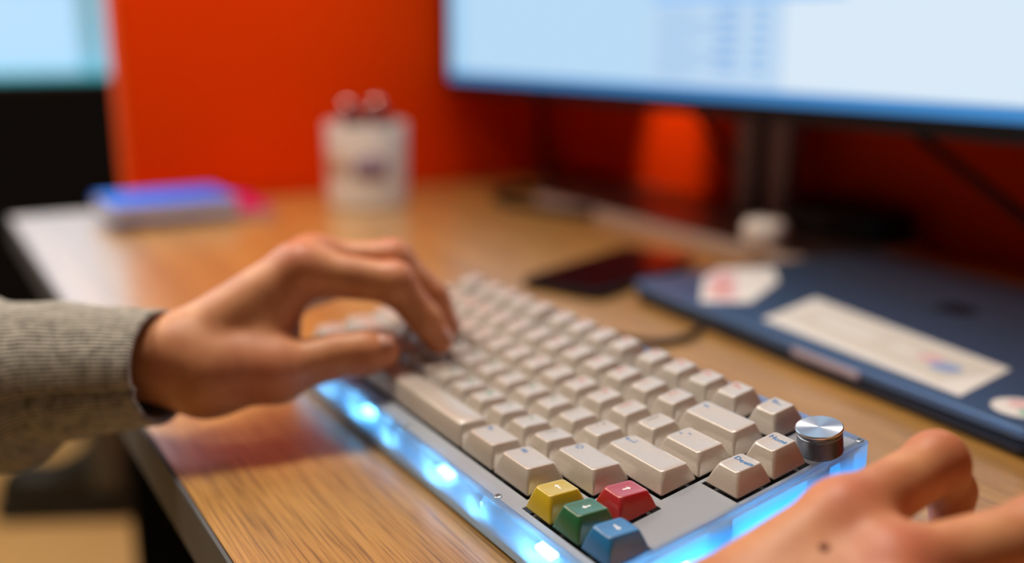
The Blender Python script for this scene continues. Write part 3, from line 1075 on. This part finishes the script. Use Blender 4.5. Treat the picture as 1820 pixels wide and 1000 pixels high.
# ------------------------------------------------------------------ person: two hands and knitted sleeves
def surface_nets(fn, lo, hi, h):
    """iso-surface of a distance field as quads (naive surface nets)"""
    nx, ny, nz = (int(math.ceil((b - a) / h)) + 1 for a, b in zip(lo, hi))
    gx, gy, gz = (lo[i] + h * np.arange(n_) for i, n_ in enumerate((nx, ny, nz)))
    P = np.stack(np.meshgrid(gx, gy, gz, indexing='ij'), -1)
    D = fn(P.reshape(-1, 3)).reshape(nx, ny, nz)
    S = D < 0
    cnt = np.zeros((nx - 1, ny - 1, nz - 1))
    acc = np.zeros((nx - 1, ny - 1, nz - 1, 3))
    cs = [(i, j, k) for i in (0, 1) for j in (0, 1) for k in (0, 1)]

    def sub(A, c):
        return A[c[0]:c[0] + nx - 1, c[1]:c[1] + ny - 1, c[2]:c[2] + nz - 1]
    for a in cs:
        for ax in range(3):
            if a[ax]:
                continue
            b = list(a)
            b[ax] = 1
            da, db = sub(D, a), sub(D, b)
            cross = sub(S, a) != sub(S, b)
            tt_ = np.where(cross, da / np.where(cross, da - db, 1), 0)
            p = np.zeros(acc.shape)
            for q in range(3):
                p[..., q] = a[q] + (tt_ if q == ax else 0)
            acc += np.where(cross[..., None], p, 0)
            cnt += cross
    act = cnt > 0
    ids = -np.ones(act.shape, int)
    ids[act] = np.arange(act.sum())
    cell = np.argwhere(act)
    V = np.array(lo) + h * (cell + acc[act] / cnt[act][:, None])
    Q = []
    for ax in range(3):
        b1, b2 = (ax + 1) % 3, (ax + 2) % 3
        s0 = np.take(S, range(S.shape[ax] - 1), ax)
        s1_ = np.take(S, range(1, S.shape[ax]), ax)
        E = np.argwhere(s0 != s1_)
        E = E[(E[:, b1] > 0) & (E[:, b2] > 0) & (E[:, b1] < act.shape[b1]) & (E[:, b2] < act.shape[b2])]
        q = []
        for o1, o2 in ((-1, -1), (0, -1), (0, 0), (-1, 0)):
            c = E.copy()
            c[:, b1] += o1
            c[:, b2] += o2
            q.append(ids[c[:, 0], c[:, 1], c[:, 2]])
        q = np.stack(q, 1)
        flip = ~s0[E[:, 0], E[:, 1], E[:, 2]]
        q[flip] = q[flip][:, ::-1]
        Q.append(q)
    Q = np.concatenate(Q)
    return V, Q[(Q >= 0).all(1)]


def cone_d(P, a, b, ra, rb):
    a, b = np.array(a), np.array(b)
    ab = b - a
    tt_ = np.clip((P - a) @ ab / (ab @ ab), 0, 1)
    return np.linalg.norm(P - a - tt_[:, None] * ab, axis=1) - (ra + (rb - ra) * tt_)


def smin(a, b, k):
    hh = np.clip(0.5 + 0.5 * (b - a) / k, 0, 1)
    return b + (a - b) * hh - k * hh * (1 - hh)


def make_hand(J, rad, palm_extra, fore, h=0.0016):
    """J: joints in mm. fingers i m r p: M P D T; thumb t: C M I T"""
    J = {k: np.array(v) * MM for k, v in J.items()}
    R_ = {k: v * MM for k, v in rad.items()}

    def field(P):
        palm = cone_d(P, fore[0], J['wrist'], fore[1], R_['wrist'])
        for f in 'imrp':
            palm = smin(palm, cone_d(P, J['wrist'], J[f + 'M'], R_['wrist'] * 0.74, R_[f + 'M'] * 1.02), 0.010)
        for f, g in (('i', 'm'), ('m', 'r'), ('r', 'p')):
            palm = smin(palm, cone_d(P, J[f + 'M'], J[g + 'M'], R_[f + 'M'] * 0.93, R_[g + 'M'] * 0.93), 0.006)
        for a, b, ra, rb in palm_extra:
            palm = smin(palm, cone_d(P, np.array(a) * MM, np.array(b) * MM, ra * MM, rb * MM), 0.010)
        palm = smin(palm, cone_d(P, J['wrist'], J['tC'], R_['wrist'] * 0.8, R_['tC']), 0.012)
        palm = smin(palm, cone_d(P, J['tC'], J['tM'], R_['tC'], R_['tM']), 0.010)
        fing = None
        for f in 'imrp':
            d = cone_d(P, J[f + 'M'], J[f + 'P'], R_[f + 'M'] * 0.90, R_[f + 'P'])
            d = smin(d, cone_d(P, J[f + 'P'], J[f + 'D'], R_[f + 'P'] * 1.0, R_[f + 'D']), 0.003)
            d = smin(d, cone_d(P, J[f + 'D'], J[f + 'T'], R_[f + 'D'] * 0.99, R_[f + 'T']), 0.003)
            # slimmer between the joints, knobbly at the knuckles
            kn_ = np.linalg.norm(P - J[f + 'P'], axis=1) - R_[f + 'P'] * 1.07
            d = smin(d, kn_, 0.004)
            fing = d if fing is None else smin(fing, d, 0.0012)
        d = cone_d(P, J['tM'], J['tI'], R_['tM'] * 0.95, R_['tI'])
        d = smin(d, cone_d(P, J['tI'], J['tT'], R_['tI'], R_['tT']), 0.003)
        mid = J['tI'] * 0.45 + J['tT'] * 0.55
        d = smin(d, np.linalg.norm(P - mid, axis=1) - R_['tI'] * 1.02, 0.004)
        d = smin(d, np.linalg.norm(P - J['tM'], axis=1) - R_['tM'] * 1.03, 0.006)
        fing = smin(fing, d, 0.0012)
        return smin(palm, fing, 0.007)
    pts = np.array(list(J.values()) + [np.array(fore[0])])
    V, Q = surface_nets(field, pts.min(0) - 0.034, pts.max(0) + 0.034, h)
    return V, Q, J, R_


M_skin = mat('skin', (0.50, 0.22, 0.12), 0.48, spec=0.4, sss=0.12)
noise_color(M_skin, (0.52, 0.20, 0.085), (0.65, 0.30, 0.135), 55, detail=6, bump=0.25, dist=0.0006)
ts = M_skin.node_tree
at_ = ts.nodes.new('ShaderNodeAttribute')
at_.attribute_name = 'flush'
mxs = ts.nodes.new('ShaderNodeMix')
mxs.data_type = 'RGBA'
src = bsdf(M_skin).inputs['Base Color'].links[0].from_socket
ts.links.new(at_.outputs['Fac'], mxs.inputs['Factor'])
ts.links.new(src, mxs.inputs[6])
mxs.inputs[7].default_value = (0.56, 0.115, 0.075, 1)
ts.links.new(mxs.outputs[2], bsdf(M_skin).inputs['Base Color'])
M_nail = mat('nail', (0.58, 0.30, 0.22), 0.28, spec=0.5)


def hand_obj(name, V, Q, flush, parent):
    me = bpy.data.meshes.new(name)
    me.from_pydata(V.tolist(), [], Q.tolist())
    me.update()
    me.polygons.foreach_set('use_smooth', [True] * len(me.polygons))
    me.materials.append(M_skin)
    a = me.attributes.new('flush', 'FLOAT', 'POINT')
    f = np.zeros(len(V))
    for c, r, s in flush:
        d = np.linalg.norm(V - np.array(c), axis=1)
        f = np.maximum(f, s * np.exp(-(d / r) ** 2))
    a.data.foreach_set('value', f.astype(np.float32))
    o = bpy.data.objects.new(name, me)
    COL.objects.link(o)
    o.parent = parent
    sm = o.modifiers.new('smooth', 'SMOOTH')
    sm.factor = 0.5
    sm.iterations = 3
    return o


def nail(parent, D, T, up, r, wfac=0.78, lfac=0.95):
    """curved plate on the back of a fingertip"""
    D, T = Vector(D), Vector(T)
    ax = (T - D).normalized()
    up = Vector(up)
    up = (up - ax * up.dot(ax)).normalized()
    side = ax.cross(up)
    V, F = [], []
    nu, nv = 8, 8
    for i in range(nu + 1):
        for j in range(nv + 1):
            u = -1 + 2 * i / nu
            v = -1 + 2 * j / nv
            # squircle mapping
            uu = u * math.sqrt(1 - 0.32 * v * v)
            vv = v * math.sqrt(1 - 0.32 * u * u)
            ang = uu * wfac * 1.05
            rr = r * 1.035 - 0.0004 * (max(0, -v)) ** 2
            p = T + ax * (vv * lfac * r * 0.85 - r * 0.12) + side * (math.sin(ang) * rr) + up * (math.cos(ang) * rr * (1 - 0.16 * max(0, vv) ** 2))
            V.append(tuple(p))
    for i in range(nu):
        for j in range(nv):
            k = i * (nv + 1) + j
            F.append((k, k + 1, k + nv + 2, k + nv + 1))
    o = mesh_obj('nail', V, F, M_nail, parent, True)
    sd = o.modifiers.new('solid', 'SOLIDIFY')
    sd.thickness = 0.0006
    sd.offset = 0


pe = tag(empty('person', (0.09, -0.34, 0.0)), 'person in a grey knitted sweater typing, only both hands and one sleeve in view', 'person')
inv = Vector((-0.09, 0.34, 0.0))

RAD = dict(wrist=19.5, iM=14.0, iP=10.6, iD=9.0, iT=7.6, mM=14, mP=10.8, mD=9.2, mT=7.8, rM=13, rP=10, rD=8.6, rT=7.4, pM=12, pP=8.8, pD=7.6, pT=6.6, tC=19, tM=14.5, tI=11.6, tT=9.6)
JL = dict(wrist=(68.9, -215.2, 46.0), iM=(69.0, -146.5, 83.2), iP=(89.0, -101.3, 75.4), iD=(97.2, -87.5, 55.6), iT=(101.2, -81.3, 43.5),
          tC=(78.0, -198.5, 38.3), tM=(89.5, -167.8, 37.9), tI=(95.9, -137.0, 42.9), tT=(102.1, -115.2, 43.5),
          mM=(55.1, -133.7, 83.2), mP=(68.1, -92.5, 82.6), mD=(77.7, -73.2, 61.7), mT=(81.2, -66.5, 45.0),
          rM=(41.3, -124.0, 76.2), rP=(50.8, -84.0, 68.8), rD=(59.1, -69.8, 54.7), rT=(63.5, -64.0, 44.3),
          pM=(26.1, -122.2, 65.6), pP=(30.6, -91.2, 63.0), pD=(38.5, -73.4, 54.2), pT=(45.0, -62.1, 43.5))
fl = (np.array((5.0, -300.0, 40.0)) * MM, 0.023)
V, Q, J, RR = make_hand(JL, RAD, [((72, -196, 36), (62, -160, 50), 17, 15), ((86, -178, 46), (72, -158, 66), 10, 10)], fl)
flush = [(J['iM'] + np.array((0.006, -0.004, 0.012)), 0.013, 0.45), (J['mM'] + np.array((0, 0, 0.012)), 0.012, 0.35), (J['tT'], 0.012, 0.35), (J['iT'], 0.012, 0.4), (J['mT'], 0.012, 0.4), (J['iP'] + np.array((0, 0, 0.01)), 0.010, 0.4), (J['mP'] + np.array((0, 0, 0.01)), 0.010, 0.4), (J['tM'] + np.array((0.01, -0.008, 0.002)), 0.014, 0.4)]
lh = hand_obj('hand', V, Q, flush, pe)
lh.location = inv
nail(lh, J['tI'], J['tT'], (0.25, -0.15, 1.0), RR['tT'])
for f in 'imrp':
    nail(lh, J[f + 'D'], J[f + 'T'], (0.5, 0.9, 0.35), RR[f + 'T'])

RADR = dict(wrist=20, iM=12.5, iP=9.8, iD=8.2, iT=7.2, mM=13.5, mP=11, mD=9.4, mT=8.0, rM=13, rP=10.2, rD=8.8, rT=7.6, pM=12, pP=9, pD=7.8, pT=6.8, tC=15.5, tM=12.5, tI=10.5, tT=9)
JR = dict(wrist=(352.0, -139.0, 19.5), iM=(363.8, -68.6, 50.9), iP=(364.0, -23.9, 60.7), iD=(363.3, -12.5, 47.5), iT=(363.8, -12.0, 35.3),
          mM=(386.1, -71.1, 43.3), mP=(402.7, -23.9, 51.6), mD=(407.3, -3.4, 36.8), mT=(408.3, -1.3, 22.3),
          rM=(400.6, -86.0, 37.0), rP=(418.2, -37.3, 36.3), rD=(421.8, -18.9, 22.6), rT=(421.6, -18.0, 10.4),
          pM=(408.4, -99.3, 27.5), pP=(420.8, -63.4, 24.7), pD=(425.1, -49.1, 16.6), pT=(425.5, -44.8, 9.5),
          tC=(346.6, -114.2, 17.0), tM=(342.1, -76.0, 15.5), tI=(342.9, -45.2, 15.9), tT=(345.4, -24.4, 16.1))
fr_ = (np.array((356, -260, 30)) * MM, 0.024)
V, Q, J, RR = make_hand(JR, RADR, [((356, -125, 22), (376, -82, 30), 15, 14)], fr_)
flush = [(J['iM'] + np.array((0.004, -0.004, 0.012)), 0.013, 0.45), (J['mM'] + np.array((0.006, -0.004, 0.010)), 0.014, 0.55), (J['iP'] + np.array((0, 0.004, 0.01)), 0.012, 0.35), (J['rM'] + np.array((0, 0, 0.010)), 0.012, 0.4), (J['iT'], 0.012, 0.4)]
rh = hand_obj('hand', V, Q, flush, pe)
rh.location = inv
for f in 'imrp':
    nail(rh, J[f + 'D'], J[f + 'T'], (0.1, 1.0, 0.1), RR[f + 'T'])
nail(rh, J['tI'], J['tT'], (-0.9, 0.1, 0.5), RR['tT'])
# mole on the back of the right hand

# mole on the back of the right hand
kk = int(np.argmin(np.linalg.norm(V - np.array((0.3745, -0.0885, 0.0500)), axis=1)))
M_mole = mat('mole_brown', (0.20, 0.055, 0.03), 0.5)
lathe('mole', [(0, -0.0012), (0.0016, -0.0006), (0.0018, 0.0), (0.0014, 0.0006), (0, 0.0009)], M_mole, rh, 16, loc=tuple(V[kk]))

# knitted sleeves
M_knit = mat('grey_knit', (0.2, 0.19, 0.17), 0.9, spec=0.15)
tk = M_knit.node_tree
uvn = tk.nodes.new('ShaderNodeUVMap')
uvn.uv_map = 'uv'
mpk = tk.nodes.new('ShaderNodeMapping')
mpk.inputs['Scale'].default_value = (1, 1, 1)
tk.links.new(uvn.outputs[0], mpk.inputs[0])


def wave(direction, scale, dist):
    wv = tk.nodes.new('ShaderNodeTexWave')
    wv.bands_direction = direction
    wv.inputs['Scale'].default_value = scale
    wv.inputs['Distortion'].default_value = dist
    wv.inputs['Detail'].default_value = 2
    wv.inputs['Detail Scale'].default_value = 3
    tk.links.new(mpk.outputs[0], wv.inputs[0])
    return wv


w1 = wave('Y', 16, 1.2)
w2 = wave('X', 9, 1.4)
nz = tk.nodes.new('ShaderNodeTexNoise')
nz.inputs['Scale'].default_value = 16
nz.inputs['Detail'].default_value = 5
tk.links.new(mpk.outputs[0], nz.inputs['Vector'])
ml = tk.nodes.new('ShaderNodeMath')
ml.operation = 'MULTIPLY_ADD'
tk.links.new(w2.outputs['Fac'], ml.inputs[0])
ml.inputs[1].default_value = 0.14
tk.links.new(w1.outputs['Fac'], ml.inputs[2])
ml2 = tk.nodes.new('ShaderNodeMath')
ml2.operation = 'MULTIPLY_ADD'
tk.links.new(nz.outputs[0], ml2.inputs[0])
ml2.inputs[1].default_value = 2.2
tk.links.new(ml.outputs[0], ml2.inputs[2])
rk = tk.nodes.new('ShaderNodeValToRGB')
rk.color_ramp.elements[0].position = 0.55
rk.color_ramp.elements[0].color = (0.085, 0.08, 0.07, 1)
rk.color_ramp.elements[1].position = 1.65
rk.color_ramp.elements[1].color = (0.60, 0.565, 0.48, 1)
dv2 = tk.nodes.new('ShaderNodeMath')
dv2.operation = 'DIVIDE'
dv2.inputs[1].default_value = 2.75
rk.color_ramp.elements[0].position = 0.30
rk.color_ramp.elements[1].position = 0.82
tk.links.new(ml2.outputs[0], dv2.inputs[0])
tk.links.new(dv2.outputs[0], rk.inputs[0])
tk.links.new(rk.outputs[0], bsdf(M_knit).inputs['Base Color'])
bk = tk.nodes.new('ShaderNodeBump')
bk.inputs['Strength'].default_value = 0.7
bk.inputs['Distance'].default_value = 0.0012
tk.links.new(ml.outputs[0], bk.inputs['Height'])
tk.links.new(bk.outputs[0], bsdf(M_knit).inputs['Normal'])
bsdf(M_knit).inputs['Sheen Weight'].default_value = 0.25


def sleeve(name, stations, parent, tilt0=(0, 0, 0), n=72, seam_ang=None):
    """stations: (centre mm, half width mm, half height mm); first station is the cuff edge"""
    C = [Vector(s[0]) * MM for s in stations]
    rings, vv, dist = [], [], 0
    dense = []
    for i in range(len(stations) - 1):
        k = 10
        for s in range(k):
            dense.append((i, s / k))
    dense.append((len(stations) - 2, 1.0))
    prev = None
    for (i, s) in dense:
        c = C[i].lerp(C[i + 1], s)
        s2_ = s * s * (3 - 2 * s)
        a = stations[i][1] * (1 - s2_) + stations[i + 1][1] * s2_
        b = stations[i][2] * (1 - s2_) + stations[i + 1][2] * s2_
        tg_ = (C[min(i + 1, len(C) - 1)] - C[i]).normalized()
        side = tg_.cross(Vector((0, 0, 1))).normalized()
        upv = side.cross(tg_).normalized()
        if prev is not None:
            dist += (c - prev).length
        prev = c
        ring = []
        fade = max(0.0, 1 - dist / 0.03)
        for k in range(n):
            th = 2 * math.pi * k / n
            wob = 1 + 0.016 * math.sin(3 * th + dist * 70) * min(1, dist / 0.03) + 0.02 * math.sin(2 * th - dist * 45 + 1.0) * min(1, dist / 0.04)
            fold = 0.0
            if dist > 0.055:   # bunched folds further up the arm
                fold = 0.05 * math.sin((dist - 0.055) * 150 + 1.3 * math.sin(th)) * min(1, (dist - 0.055) / 0.02) * (0.5 + 0.5 * math.sin(th - 0.2))
            rr = wob + fold
            if seam_ang is not None:
                da = (th - seam_ang + math.pi) % (2 * math.pi) - math.pi
                rr -= 0.10 * math.exp(-(da / 0.06) ** 2)
            ring.append(c + side * (math.cos(th) * a * MM * rr) + upv * (math.sin(th) * b * MM * rr) + Vector(tilt0) * (fade * MM) * math.sin(th))
        rings.append((ring, dist))
    # turned-in hem at the cuff
    r0_, d0 = rings[0]
    cc = sum(r0_, Vector()) / n
    ax = (C[1] - C[0]).normalized()
    hem = []
    for f, o_ in ((0.80, 0.030), (0.86, 0.004), (0.90, -0.0012), (0.965, -0.0016)):
        hem.append(([cc + (p - cc) * f + ax * o_ for p in r0_], d0 - 0.002))
    rings = hem + rings
    V, F, UV = [], [], []
    for ring, d in rings:
        V += [tuple(p) for p in ring]
    m = len(rings)
    me = bpy.data.meshes.new(name)
    for k in range(m - 1):
        for i in range(n):
            j = (i + 1) % n
            F.append((k * n + i, (k + 1) * n + i, (k + 1) * n + j, k * n + j))
    me.from_pydata(V, [], F)
    uv = me.uv_layers.new(name='uv')
    li = 0
    for k in range(m - 1):
        for i in range(n):
            for (kk, ii) in ((k, i), (k + 1, i), (k + 1, i + 1), (k, i + 1)):
                uv.data[li].uv = (rings[kk][1] * 10, ii / n * 2.0)
                li += 1
    me.update()
    me.polygons.foreach_set('use_smooth', [True] * len(me.polygons))
    me.materials.append(M_knit)
    o = bpy.data.objects.new(name, me)
    COL.objects.link(o)
    o.parent = parent
    o.location = inv
    return o


sleeve('sleeve', [((71.8, -219.8, 44.1), 31, 28.5), ((54.7, -239.3, 41.6), 32, 31), ((33.5, -262.9, 37.5), 34, 35), ((13.5, -287.6, 30), 39, 46), ((-10.9, -317.8, 24), 45, 52), ((-68.8, -391.0, 14), 47, 50)], pe, (0.0, 0.0, 0.0), seam_ang=math.radians(186))
sleeve('sleeve', [((350.5, -212.0, 34.0), 31, 29), ((351.5, -245, 38.0), 32, 30), ((353, -290, 44.0), 35, 34), ((356, -340, 52.0), 40, 40)], pe)
